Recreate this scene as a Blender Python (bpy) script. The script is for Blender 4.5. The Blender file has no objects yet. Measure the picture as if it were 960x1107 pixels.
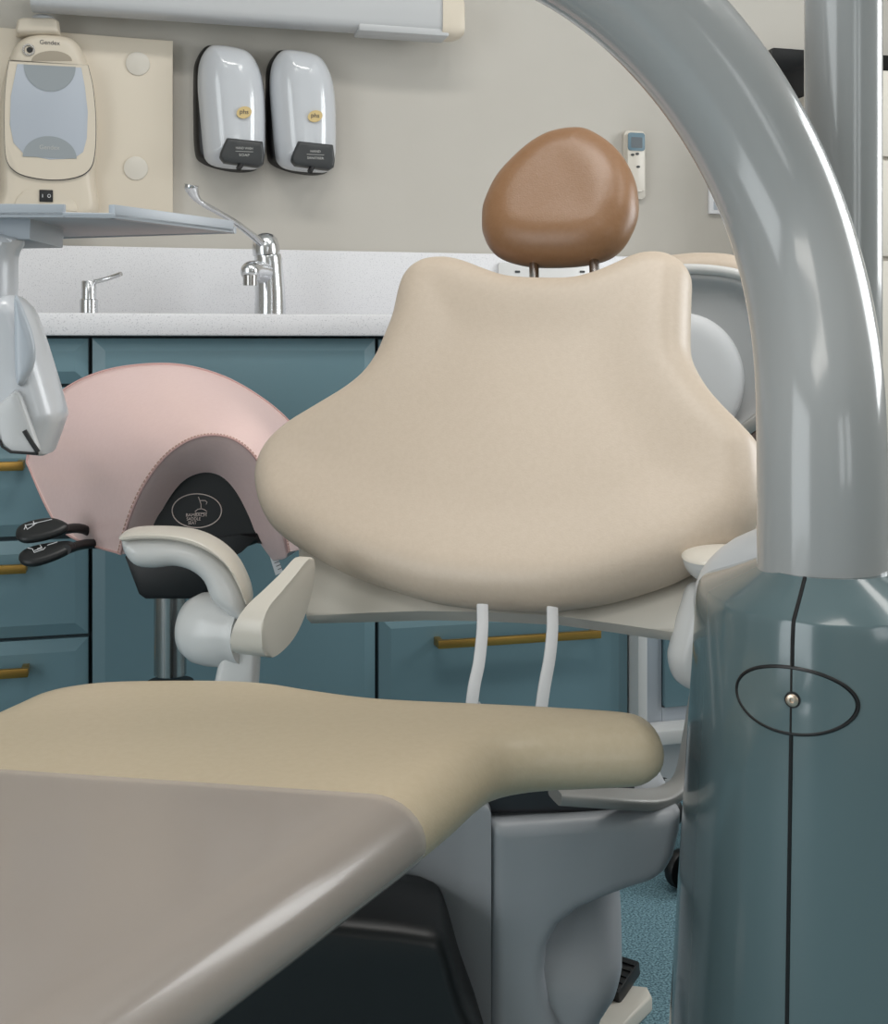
import bpy, bmesh, math, random
import numpy as np
from mathutils import Vector, Matrix
from mathutils.geometry import delaunay_2d_cdt
random.seed(4)
C = bpy.context.scene.collection
R = math.radians
# ------------------------------------------------------------------ survey of the room
F = 1300.0; HZ = 370.0; CX = 480.0; CH = 0.86; TH = R(14.6)
FW = Vector((math.sin(TH), math.cos(TH), 0)); RT = Vector((math.cos(TH), -math.sin(TH), 0)); UP = Vector((0, 0, 1))
def cw(x, d, z): return RT*x + FW*d + Vector((0, 0, z))
def W(px, py, Z): return cw((px-CX)/F*Z, Z, CH-(py-HZ)/F*Z)
def WZ(px, py, z):
    Z = (CH-z)*F/(py-HZ); return W(px, py, Z)
def WY(px, py, Y):
    t = (px-CX)/F; return W(px, py, Y/(math.cos(TH)-t*math.sin(TH)))
YC = 2.145      # cabinet fronts
YW = 2.725      # back wall

# ------------------------------------------------------------------ materials
M = {}
def mat(name, col, rough=0.5, metal=0.0, spec=0.5, coat=0.0, bump=None, var=None, alpha=1.0, sheen=0.0):
    m = bpy.data.materials.new(name); m.use_nodes = True
    nt = m.node_tree; b = nt.nodes['Principled BSDF']
    b.inputs['Base Color'].default_value = (*col, 1); b.inputs['Roughness'].default_value = rough
    b.inputs['Metallic'].default_value = metal; b.inputs['Specular IOR Level'].default_value = spec
    b.inputs['Coat Weight'].default_value = coat; b.inputs['Coat Roughness'].default_value = 0.08
    b.inputs['Alpha'].default_value = alpha
    tc = nt.nodes.new('ShaderNodeTexCoord')
    if bump:
        n = nt.nodes.new('ShaderNodeTexNoise'); n.inputs['Scale'].default_value = bump[0]; n.inputs['Detail'].default_value = 4
        bp = nt.nodes.new('ShaderNodeBump'); bp.inputs['Strength'].default_value = bump[1]; bp.inputs['Distance'].default_value = bump[2]
        nt.links.new(tc.outputs['Object'], n.inputs['Vector']); nt.links.new(n.outputs['Fac'], bp.inputs['Height'])
        nt.links.new(bp.outputs['Normal'], b.inputs['Normal'])
    if var:
        n = nt.nodes.new('ShaderNodeTexNoise'); n.inputs['Scale'].default_value = var[0]; n.inputs['Detail'].default_value = var[3] if len(var) > 3 else 3
        r = nt.nodes.new('ShaderNodeValToRGB')
        r.color_ramp.elements[0].position = var[4][0] if len(var) > 4 else 0.35; r.color_ramp.elements[1].position = var[4][1] if len(var) > 4 else 0.65
        r.color_ramp.elements[0].color = (*var[1], 1); r.color_ramp.elements[1].color = (*var[2], 1)
        nt.links.new(tc.outputs['Object'], n.inputs['Vector']); nt.links.new(n.outputs['Fac'], r.inputs['Fac'])
        nt.links.new(r.outputs['Color'], b.inputs['Base Color'])
    M[name] = m; return m
mat('wall', (.50, .475, .43), .85, var=(3, (.49, .465, .42), (.51, .485, .44)), bump=(180, .05, .002))
mat('ceiling', (.7, .7, .68), .9, var=(2, (.69, .69, .67), (.71, .71, .69)))
mat('floor', (.1, .2, .25), .6, var=(330, (.034, .088, .118), (.26, .43, .49), 2, (.36, .68)), bump=(330, .2, .002))
mat('worktop', (.7, .7, .72), .35, var=(420, (.50, .50, .53), (.74, .74, .76), 2, (.30, .42)))
mat('teal', (.152, .255, .295), .36, var=(2, (.149, .25, .289), (.155, .26, .301)), bump=(350, .04, .001))
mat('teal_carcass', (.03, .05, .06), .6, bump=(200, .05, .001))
mat('brass', (.56, .33, .09), .38, 1.0, bump=(300, .05, .001))
mat('cream', (.595, .495, .395), .42, bump=(420, .12, .0012), var=(160, (.585, .485, .385), (.605, .505, .405)))
mat('seatcream', (.50, .415, .29), .36, bump=(420, .10, .001), var=(160, (.49, .405, .28), (.51, .425, .30)))
mat('brown', (.265, .138, .066), .36, bump=(420, .16, .0012), var=(140, (.258, .133, .062), (.272, .143, .07)))
mat('pink', (.82, .60, .57), .33, bump=(480, .10, .001), var=(150, (.81, .59, .56), (.83, .61, .58)))
mat('pinkedge', (.55, .34, .32), .5, bump=(480, .1, .001))
mat('thread', (.58, .40, .34), .7, bump=(600, .1, .001))
mat('ivory', (.63, .59, .52), .3, bump=(60, .02, .001))
mat('white', (.66, .66, .65), .25, bump=(60, .01, .001))
mat('gloss', (.34, .35, .352), .18, coat=.3, bump=(300, .01, .0003))
mat('tealgloss', (.105, .155, .167), .18, coat=.5, bump=(300, .01, .0003))
mat('greybase', (.37, .39, .415), .42, bump=(50, .03, .001))
mat('darkmetal', (.05, .05, .055), .4, .6, bump=(90, .04, .001))
mat('silver', (.36, .355, .34), .45, .3, bump=(90, .04, .001))
mat('black', (.006, .006, .007), .45, bump=(200, .05, .001))
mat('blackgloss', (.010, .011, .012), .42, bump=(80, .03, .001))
mat('charcoal', (.035, .038, .04), .4, bump=(150, .05, .001))
mat('chrome', (.68, .69, .71), .2, 1.0, bump=(20, .01, .001))
mat('steel', (.42, .41, .40), .22, 1.0, bump=(40, .02, .001))
mat('xray', (.65, .58, .475), .42, bump=(90, .03, .001))
mat('xraypanel', (.43, .47, .53), .4, bump=(200, .03, .001))
mat('xraydark', (.29, .32, .34), .45, bump=(200, .03, .001))
mat('armgrey', (.50, .51, .52), .35, bump=(60, .02, .001))
mat('traygrey', (.42, .46, .51), .35, bump=(60, .02, .001))
mat('traywhite', (.55, .57, .60), .28, coat=.2, bump=(60, .02, .001))
mat('dispenser', (.56, .58, .61), .14, coat=.5, bump=(15, .01, .001))
mat('sticker', (.62, .47, .22), .45, bump=(200, .03, .001))
mat('print', (.5, .5, .48), .6, bump=(200, .02, .001))
mat('printdark', (.06, .06, .07), .6, bump=(200, .02, .001))
mat('pinkprint', (.75, .62, .57), .6, bump=(200, .02, .001))
mat('remoteblue', (.13, .21, .26), .4, bump=(200, .02, .001))
mat('remotegrey', (.12, .14, .155), .3, bump=(200, .02, .001))
mat('shellgrey', (.46, .47, .48), .5, bump=(60, .02, .001))
mat('paper', (.75, .76, .78), .5, bump=(200, .02, .001))
mat('screen', (.006, .006, .007), .12, bump=(5, .01, .001))
mat('cover', (.36, .32, .30), .24, alpha=.66, coat=.3, bump=(6, .06, .006))
mat('shade_taupe', (.36, .31, .24), .5, bump=(90, .03, .001))
mat('screw', (.62, .5, .40), .3, .9, bump=(90, .03, .001))
mat('brownwood', (.14, .10, .085), .5, bump=(90, .03, .001))

# ------------------------------------------------------------------ object helpers
def tag(o, label=None, cat=None, group=None, kind=None):
    if label: o['label'] = label
    if cat: o['category'] = cat
    if group: o['group'] = group
    if kind: o['kind'] = kind
    return o
def thing(name, loc, label, cat, group=None):
    e = bpy.data.objects.new(name, None); C.objects.link(e); e.location = loc; e.empty_display_size = .05
    return tag(e, label, cat, group)
def off(p):
    v = Vector((0, 0, 0))
    while p is not None: v += p.location; p = p.parent
    return v
def obj(name, bm, m, parent=None, smooth=True, angle=None):
    d = off(parent)
    for v in bm.verts: v.co -= d
    bmesh.ops.recalc_face_normals(bm, faces=bm.faces)
    if smooth:
        for f in bm.faces: f.smooth = True
        a = R(angle if angle else 40)
        for e in bm.edges:
            if len(e.link_faces) == 2 and e.calc_face_angle(0) > a: e.smooth = False
    me = bpy.data.meshes.new(name); bm.to_mesh(me); bm.free()
    me.materials.append(M[m]); o = bpy.data.objects.new(name, me); C.objects.link(o)
    if parent is not None: o.parent = parent
    return o
def rebase(o):
    """put the origin of a lone mesh at the bottom centre of its box"""
    vs = [v.co for v in o.data.vertices]
    c = Vector(((min(v.x for v in vs)+max(v.x for v in vs))/2, (min(v.y for v in vs)+max(v.y for v in vs))/2, min(v.z for v in vs)))
    for v in o.data.vertices: v.co -= c
    o.location = c; return o
def NB(): return bmesh.new()
def box(bm, x0, x1, y0, y1, z0, z1, bevel=0, seg=2, mtx=None):
    vs = [bm.verts.new((x, y, z)) for x in (x0, x1) for y in (y0, y1) for z in (z0, z1)]
    fs = [(0, 1, 3, 2), (4, 6, 7, 5), (0, 4, 5, 1), (2, 3, 7, 6), (0, 2, 6, 4), (1, 5, 7, 3)]
    fc = [bm.faces.new([vs[i] for i in f]) for f in fs]
    if mtx is not None:
        for v in vs: v.co = mtx @ v.co
    if bevel:
        es = list({e for f in fc for e in f.edges})
        bmesh.ops.bevel(bm, geom=es, offset=bevel, segments=seg, profile=.5, affect='EDGES')
    return bm
def catmull(P, closed=False, n=8):
    P = [Vector(p) for p in P]; out = []; N = len(P)
    rng = N if closed else N-1
    for i in range(rng):
        if closed: a, b, c, d = P[i-1], P[i], P[(i+1) % N], P[(i+2) % N]
        else: a, b, c, d = P[max(i-1, 0)], P[i], P[i+1], P[min(i+2, N-1)]
        for k in range(n):
            t = k/n
            out.append(.5*((2*b)+(c-a)*t+(2*a-5*b+4*c-d)*t*t+(3*b-a-3*c+d)*t**3))
    if not closed: out.append(P[-1])
    return out
def tube(bm, pts, rad, seg=16, caps=True, closed=False, flat=None, upv=None):
    """sweep; rad number, list or function of 0..1; flat=(w,h) gives a rounded-rectangle section"""
    pts = [Vector(p) for p in pts]; n = len(pts); rings = []
    T = []
    for i in range(n):
        if closed: t = pts[(i+1) % n]-pts[i-1]
        else: t = pts[min(i+1, n-1)]-pts[max(i-1, 0)]
        T.append(t.normalized())
    ref = Vector(upv) if upv else (Vector((0, 0, 1)) if abs(T[0].z) < .9 else Vector((0, 1, 0)))
    N = (ref-T[0]*ref.dot(T[0])).normalized()
    for i in range(n):
        if upv: N = (Vector(upv)-T[i]*Vector(upv).dot(T[i])).normalized()
        else: N = (N-T[i]*N.dot(T[i])).normalized()
        B = T[i].cross(N)
        r = rad(i/(n-1)) if callable(rad) else (rad[i] if isinstance(rad, (list, tuple)) else rad)
        ring = []
        for k in range(seg):
            a = 2*math.pi*k/seg; c, s = math.cos(a), math.sin(a)
            if flat:
                e = .45; c = math.copysign(abs(c)**e, c)*flat[0]/2; s = math.copysign(abs(s)**e, s)*flat[1]/2
                ring.append(bm.verts.new(pts[i]+B*c*r+N*s*r))
            else: ring.append(bm.verts.new(pts[i]+(N*c+B*s)*r))
        rings.append(ring)
    for i in range(n if closed else n-1):
        a, b = rings[i], rings[(i+1) % n]
        for k in range(seg):
            bm.faces.new((a[k], a[(k+1) % seg], b[(k+1) % seg], b[k]))
    if caps and not closed:
        bm.faces.new(rings[0]); bm.faces.new(rings[-1])
    return bm
def lathe(bm, prof, base, axis=(0, 0, 1), seg=40):
    ax = Vector(axis).normalized(); ref = Vector((1, 0, 0)) if abs(ax.x) < .8 else Vector((0, 1, 0))
    u = (ref-ax*ref.dot(ax)).normalized(); v = ax.cross(u); base = Vector(base); rings = []
    for r, h in prof:
        if r < 1e-6: rings.append([bm.verts.new(base+ax*h)])
        else: rings.append([bm.verts.new(base+ax*h+(u*math.cos(2*math.pi*k/seg)+v*math.sin(2*math.pi*k/seg))*r) for k in range(seg)])
    for a, b in zip(rings, rings[1:]):
        for k in range(seg):
            k2 = (k+1) % seg
            if len(a) == 1 and len(b) == 1: continue
            if len(a) == 1: bm.faces.new((a[0], b[k], b[k2]))
            elif len(b) == 1: bm.faces.new((a[k], a[k2], b[0]))
            else: bm.faces.new((a[k], a[k2], b[k2], b[k]))
    if len(rings[0]) > 1: bm.faces.new(rings[0])
    if len(rings[-1]) > 1: bm.faces.new(rings[-1])
    return bm
class Frame:
    def __init__(s, o, u, v, n=None):
        s.o = Vector(o); s.u = Vector(u).normalized(); s.v = Vector(v).normalized()
        s.n = Vector(n).normalized() if n is not None else s.u.cross(s.v).normalized()
    def at(s, a, b, h=0): return s.o+s.u*a+s.v*b+s.n*h
    def hit(s, px, py, h=0):
        """where the sight line of a surveyed point meets the plane"""
        d = W(px, py, 1)-Vector((0, 0, CH)); o = Vector((0, 0, CH))
        t = (s.o+s.n*h-o).dot(s.n)/d.dot(s.n); q = o+d*t-s.o
        return (q.dot(s.u), q.dot(s.v))
    def poly(s, P, h=0): return [s.hit(x, y, h) for x, y in P]
def facing(px, py, Z):   # upright plane square to the sight axis, facing the viewer's side of the room
    return Frame(W(px, py, Z), RT, UP, -FW)
def wallf(Y): return Frame((0, Y, 0), (1, 0, 0), (0, 0, 1), (0, -1, 0))
def curv(P, n=6): return [(p.x, p.y) for p in catmull([(x, y, 0) for x, y in P], True, n)]
def sst(x): x = min(max(x, 0), 1); return x*x*(3-2*x)
def resample(P, step):
    P = np.array([tuple(p)[:2] for p in P]+[tuple(P[0])[:2]], float)
    d = np.r_[0, np.cumsum(np.hypot(*np.diff(P, axis=0).T))]
    n = max(12, int(d[-1]/step)); t = np.linspace(0, d[-1], n, endpoint=False)
    return np.c_[np.interp(t, d, P[:, 0]), np.interp(t, d, P[:, 1])]
def segdist(Q, P):
    A = P; Bv = np.roll(P, -1, 0)-P; L = (Bv**2).sum(1)+1e-15
    out = np.empty(len(Q))
    for i in range(0, len(Q), 500):
        q = Q[i:i+500, None, :]-A[None]
        t = np.clip((q*Bv[None]).sum(2)/L[None], 0, 1)
        out[i:i+500] = np.sqrt(((q-t[..., None]*Bv[None])**2).sum(2).min(1))
    return out
def inside(Q, P):
    x, y = Q[:, 0], Q[:, 1]; c = np.zeros(len(Q), bool); n = len(P)
    for i in range(n):
        a, b = P[i], P[i-1]
        k = ((a[1] > y) != (b[1] > y))
        with np.errstate(divide='ignore', invalid='ignore'):
            c ^= k & (x < (b[0]-a[0])*(y-a[1])/(b[1]-a[1]+1e-18)+a[0])
    return c
def cushion(fr, poly, Rr, hf, hb, step=.008, grid=.014, dish=None, smooth=True, shape=None, grow=0, rings=6):
    """padded solid on a traced outline: rim rounded over Rr, front swell hf, back swell hb"""
    if smooth: poly = [(p.x, p.y) for p in catmull([(a, b, 0) for a, b in poly], True, 8)]
    P = resample(poly, step)
    if grow:
        t = np.roll(P, -1, 0)-np.roll(P, 1, 0); t /= np.linalg.norm(t, axis=1)[:, None]
        area = .5*np.sum(P[:, 0]*np.roll(P[:, 1], -1)-np.roll(P[:, 0], -1)*P[:, 1])
        P = P+np.c_[t[:, 1], -t[:, 0]]*grow*(1 if area > 0 else -1)
    area = .5*np.sum(P[:, 0]*np.roll(P[:, 1], -1)-np.roll(P[:, 0], -1)*P[:, 1])
    if area < 0: P = P[::-1].copy()
    t = np.roll(P, -1, 0)-np.roll(P, 1, 0); t /= np.linalg.norm(t, axis=1)[:, None]
    nin = np.c_[-t[:, 1], t[:, 0]]
    pts = [P]
    for k in range(1, rings+1):
        d = Rr*(1-math.cos(math.pi/2*k/rings))
        Q = P+nin*d; ok = inside(Q, P); Q = Q[ok]
        if len(Q):
            dd = segdist(Q, P); Q = Q[np.abs(dd-d) < .12*d+1e-5]; pts.append(Q)
    x0, y0 = P.min(0); x1, y1 = P.max(0)
    gx, gy = np.meshgrid(np.arange(x0, x1, grid), np.arange(y0, y1, grid)); G = np.c_[gx.ravel(), gy.ravel()]
    G = G[inside(G, P)]
    if len(G): G = G[segdist(G, P) > Rr+grid*.45]; pts.append(G)
    A = np.vstack(pts); nb = len(P)
    res = delaunay_2d_cdt([Vector(map(float, a)) for a in A], [(i, (i+1) % nb) for i in range(nb)], [list(range(nb))], 1, 1e-6)
    V = np.array([tuple(v) for v in res[0]]); D = segdist(V, P)
    bm = NB(); s = np.clip(1-D/Rr, 0, 1); pr = np.sqrt(np.clip(1-s*s, 0, 1))
    fv, bv = [], []
    for i in range(len(V)):
        h = hf*pr[i]+(dish(D[i], V[i]) if dish else 0)
        edge = D[i] < 1e-5
        if shape: extra = shape(V[i])
        else: extra = 0
        a = bm.verts.new(fr.at(V[i, 0], V[i, 1], (0 if edge else h)+extra)); fv.append(a)
        bv.append(a if edge else bm.verts.new(fr.at(V[i, 0], V[i, 1], -hb*pr[i]+extra)))
    for f in res[2]:
        try: bm.faces.new([fv[i] for i in f])
        except ValueError: pass
        if not all(fv[i] is bv[i] for i in f):
            try: bm.faces.new([bv[i] for i in reversed(f)])
            except ValueError: pass
    return bm
def prism(bm, fr, poly, h0, h1, bevel=0, seg=2):
    a = [bm.verts.new(fr.at(x, y, h0)) for x, y in poly]; b = [bm.verts.new(fr.at(x, y, h1)) for x, y in poly]
    n = len(poly); fs = [bm.faces.new(a[::-1]), bm.faces.new(b)]
    for i in range(n): fs.append(bm.faces.new((a[i], a[(i+1) % n], b[(i+1) % n], b[i])))
    if bevel:
        es = [e for e in fs[1].edges]+[e for e in fs[0].edges]
        bmesh.ops.bevel(bm, geom=es, offset=bevel, segments=seg, profile=.5, affect='EDGES')
    return bm
def ell(cx, cy, rx, ry, n=32, a0=0, a1=360, tilt=0):
    out = []; k = n if a1-a0 >= 360 else n+1
    for i in range(k):
        a = R(a0+(a1-a0)*i/n); x, y = rx*math.cos(a), ry*math.sin(a); c, s = math.cos(tilt), math.sin(tilt)
        out.append((cx+x*c-y*s, cy+x*s+y*c))
    return out
def rrect(x0, x1, y0, y1, r, n=5):
    P = []
    for cx, cy, a in ((x1-r, y1-r, 0), (x0+r, y1-r, 90), (x0+r, y0+r, 180), (x1-r, y0+r, 270)):
        for i in range(n+1):
            b = R(a+90*i/n); P.append((cx+r*math.cos(b), cy+r*math.sin(b)))
    return P
def lettering(name, s, fr, a, b, width, m, parent, h=.0006, height=None, spacing=1.0):
    cu = bpy.data.curves.new(name, 'FONT'); cu.body = s; cu.size = .01; cu.align_x = 'CENTER'; cu.align_y = 'CENTER'; cu.space_character = spacing
    to = bpy.data.objects.new('tmp', cu); C.objects.link(to)
    me = bpy.data.meshes.new_from_object(to.evaluated_get(bpy.context.evaluated_depsgraph_get()))
    bpy.data.objects.remove(to); bpy.data.curves.remove(cu)
    bm = NB(); bm.from_mesh(me); bpy.data.meshes.remove(me)
    xs = [v.co.x for v in bm.verts]; ys = [v.co.y for v in bm.verts]
    mx, my = (max(xs)+min(xs))/2, (max(ys)+min(ys))/2; sx = width/(max(xs)-min(xs)); sy = height/(max(ys)-min(ys)) if height else sx
    for v in bm.verts: v.co = fr.at(a+(v.co.x-mx)*sx, b+(v.co.y-my)*sy, h)
    ex = bmesh.ops.extrude_face_region(bm, geom=bm.faces[:])
    for v in ex['geom']:
        if isinstance(v, bmesh.types.BMVert): v.co += fr.n*.0004
    return obj(name, bm, m, parent, smooth=False)

# ------------------------------------------------------------------ the room shell
X0, X1, Y0, ZC = -2.0, 2.5, -2.3, 2.6
def shell(name, args, m):
    o = obj(name, box(NB(), *args), m, smooth=False); o['kind'] = 'structure'; return o
shell('floor', (X0-.1, X1+.1, Y0-.1, YW+.1, -.1, 0), 'floor')
shell('ceiling', (X0-.1, X1+.1, Y0-.1, YW+.1, ZC, ZC+.1), 'ceiling')
shell('wall_back', (X0-.1, X1+.1, YW, YW+.1, 0, ZC), 'wall')
shell('wall_front', (X0-.1, X1+.1, Y0-.1, Y0, 0, ZC), 'wall')
shell('wall_left', (X0-.1, X0, Y0, YW, 0, ZC), 'wall')
shell('wall_right', (X1, X1+.1, Y0, YW, 0, ZC), 'wall')

# ------------------------------------------------------------------ worktop and cupboards
ZT = .910
wt = thing('worktop', (.3, 2.42, ZT-.039), 'long speckled white worktop running over the teal cupboards', 'worktop')
XR = 1.45
obj('slab', box(NB(), -.9, XR, YC-.022, YW-.001, ZT-.039, ZT, .004), 'worktop', wt)
obj('upstand', box(NB(), -.9, XR, YW-.022, YW-.001, ZT, 1.068, .003), 'worktop', wt)

def front(bm, x0, x1, z0, z1, y=YC, depth=.02, inset=.021):
    A = [(x0, z0), (x1, z0), (x1, z1), (x0, z1)]; rows = []
    for dy, ins in ((depth, 0), (.009, 0), (.0, inset)):
        rows.append([bm.verts.new((x+(ins if x == x0 else -ins), y+dy, z+(ins if z == z0 else -ins))) for x, z in A])
    bm.faces.new(rows[0]); bm.faces.new(rows[2])
    for a, b in zip(rows, rows[1:]):
        for i in range(4): bm.faces.new((a[i], a[(i+1) % 4], b[(i+1) % 4], b[i]))
    return bm
def bar_handle(par, x0, x1, z, y=YC):
    bm = NB(); box(bm, x0, x1, y-.034, y-.024, z-.0075, z+.0075, .0012)
    for xa in (x0, x1-.011): box(bm, xa, xa+.011, y-.026, y+.0005, z-.0075, z+.0075, .0012)
    return obj('handle', bm, 'brass', par)
def cab(name, x0, x1, fronts, label, kind='drawer', plinth=.11):
    t = thing(name, ((x0+x1)/2, (YC+YW)/2, 0), label, 'cabinet')
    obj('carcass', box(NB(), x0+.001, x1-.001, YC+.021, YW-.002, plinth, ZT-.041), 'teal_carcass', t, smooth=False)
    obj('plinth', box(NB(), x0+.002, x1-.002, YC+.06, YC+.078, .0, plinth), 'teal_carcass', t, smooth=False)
    for z0, z1, hd in fronts:
        f = obj(kind, front(NB(), x0+.0035, x1-.0035, z0, z1), 'teal', t, smooth=False)
        if hd: bar_handle(f, hd[0], hd[1], hd[2])
    return t
def zc(px, py): return WY(px, py, YC).z
def xc(px): return WY(px, 500, YC).x
xa, xb, xd = xc(97.5), xc(408.5), xc(682)
hl0, hl1 = xa-.37, xc(27)
zz = lambda y: zc(60, y)
cab('drawer_cabinet', xa-.5, xa, [
    (zz(415), zz(366), None), (zz(477), zz(419), (hl0, hl1, zz(441))), (zz(579), zz(481), (hl0, xc(27), zz(501))),
    (zz(688), zz(584), (hl0, xc(30), zz(610))), (.115, zz(692), (hl0, xc(32), zz(720)))],
    'teal drawer cabinet at far left beneath the soap pump')
zz = lambda y: zc(250, y)
cab('base_cabinet', xa, xb, [(.115, zz(366), None)],
    'teal single door cupboard directly behind the pink saddle stool', 'door')
zz = lambda y: zc(412, y)
cab('drawer_cabinet', xb, xd, [(zz(515), zz(367), (xc(478), xc(652), zz(395))), (zz(663), zz(519), (xc(478), xc(652), zz(545))),
    (.115, zz(668), (xc(469), xc(643), zc(556, 687)))],
    'teal drawer cabinet behind the chair back with a brass bar handle showing underneath')
# white framed unit at the right-hand end
zz = lambda y: zc(730, y)
wc = thing('white_cabinet', (xd+.2, 2.43, 0), 'white framed cupboard with dark teal inset door past the drawers', 'cabinet')
xe = xd+.5
bm = NB(); box(bm, xd+.002, xc(693), YC-.03, YW-.002, .02, ZT-.041, .002)
obj('side_panel', bm, 'white', wc)
bm = NB(); xs_ = xc(717)
box(bm, xc(693), xs_, YC+.006, YC+.03, .1, ZT-.041, .002); box(bm, xs_, xe, YC+.006, YC+.03, zz(786), zz(765), .002); box(bm, xe-.05, xe, YC+.006, YC+.03, zz(765), ZT-.041, .002)
obj('frame', bm, 'traygrey', wc)
obj('carcass', box(NB(), xc(693), xe, YC+.031, YW-.002, .1, ZT-.041), 'armgrey', wc, smooth=False)
obj('door', box(NB(), xs_+.002, xe-.052, YC-.004, YC+.0305, zz(764), ZT-.045, .004), 'teal', wc)
obj('bottom_rail', box(NB(), xc(694), xe, YC-.05, YC+.006, zz(795), zz(779), .004), 'white', wc)
obj('plinth', box(NB(), xc(697), xe, YC-.02, YC+.0, .0, zz(796)), 'armgrey', wc, smooth=False)

# wall behind the worktop: twin socket
fw = wallf(YW-.0225)
sk = thing('wall_socket', WY(590, 318, YW-.022), 'white twin socket plate on the splashback under the brown headrest', 'socket')
p0, p1 = fw.hit(538, 284), fw.hit(646, 322)
obj('plate', prism(NB(), fw, rrect(p0[0], p1[0], p1[1], p0[1], .006), .0, .009, .002), 'white', sk)
for px in (558, 628):
    a = fw.hit(px, 294); obj('switch', prism(NB(), fw, rrect(a[0]-.006, a[0]+.006, a[1]-.0025, a[1]+.0025, .001), .0085, .011), 'charcoal', sk)

# ------------------------------------------------------------------ tap
YT = 2.55
tp = thing('mixer_tap', WY(291, 336, YT)*1, 'chrome mixer tap with long elbow lever on the worktop', 'tap'); tp.location.z = ZT
b0 = WY(292, 336, YT); b0.z = ZT+.0005; k = 2.5/1300*.985
def T(px, py, dy=0): return WY(px, py, YT-dy)
bm = NB(); tube(bm, catmull([b0+UP*.001, T(292, 320), T(291, 300), T(290, 283), T(289, 277)], n=6), lambda s: .033-.005*s, 32)
obj('body', bm, 'chrome', tp)
bm = NB(); lathe(bm, [(.035, 0), (.035, .004), (.031, .007)], b0); obj('base_ring', bm, 'chrome', tp)
bm = NB(); c0 = T(288.5, 279.5); lathe(bm, [(.024, -.004), (.0265, -.002), (.0265, .005), (.024, .007)], c0); obj('collar', bm, 'chrome', tp)
bm = NB(); c0 = T(288, 276); lathe(bm, [(.028, 0), (.029, .008), (.0285, .02), (.025, .034), (.0175, .043), (.008, .047), (0, .048)], c0, (-.08, 0, 1)); obj('handle_cap', bm, 'chrome', tp)
bm = NB(); tube(bm, catmull([T(290, 296, .0), T(281, 294, .03), T(273, 293, .07), T(268, 295, .1)], n=6), lambda s: (.024-.004*s)*(1 if s < .75 else math.sqrt(1-.8*((s-.75)/.25)**2)), 20)
obj('spout', bm, 'chrome', tp)
bm = NB(); lathe(bm, [(.0145, -.004), (.0145, .016), (.009, .016)], T(270.5, 298, .093)+Vector((0, 0, -.016))); obj('aerator', bm, 'steel', tp)
lv = catmull([T(283, 263, .02), T(272, 254, .05), T(255, 241, .10), T(235, 229, .14), T(219, 220, .17), T(211, 212, .18), T(207, 203, .185), T(207, 200, .186)], n=5)
nl = len(lv)
def lr(s): return .009-.0035*min(s/.35, 1) if s < .62 else .0055+.009*min((s-.62)/.25, 1)*(1 if s < .97 else .7)
bm = NB(); tube(bm, lv, lr, 14); obj('lever', bm, 'chrome', tp)

# soap pump
YP = 2.50
sp = thing('soap_pump', WY(96, 334, YP), 'small chrome built-in soap pump with thin angled spout', 'soap pump'); sp.location.z = ZT
q = WY(96, 334, YP); q.z = ZT+.0005
obj('collar', lathe(NB(), [(.021, 0), (.021, .003), (.0175, .004), (.0175, .034), (.0155, .036)], q, seg=28), 'chrome', sp)
obj('pump_head', lathe(NB(), [(.0145, .034), (.0145, .07), (.0135, .0715), (0, .0715)], q, seg=28), 'chrome', sp)
obj('nozzle', tube(NB(), [WY(102, 305, YP), WY(117, 301, YP), WY(131, 296, YP-.02)], 0.0045, 12), 'chrome', sp)

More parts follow.
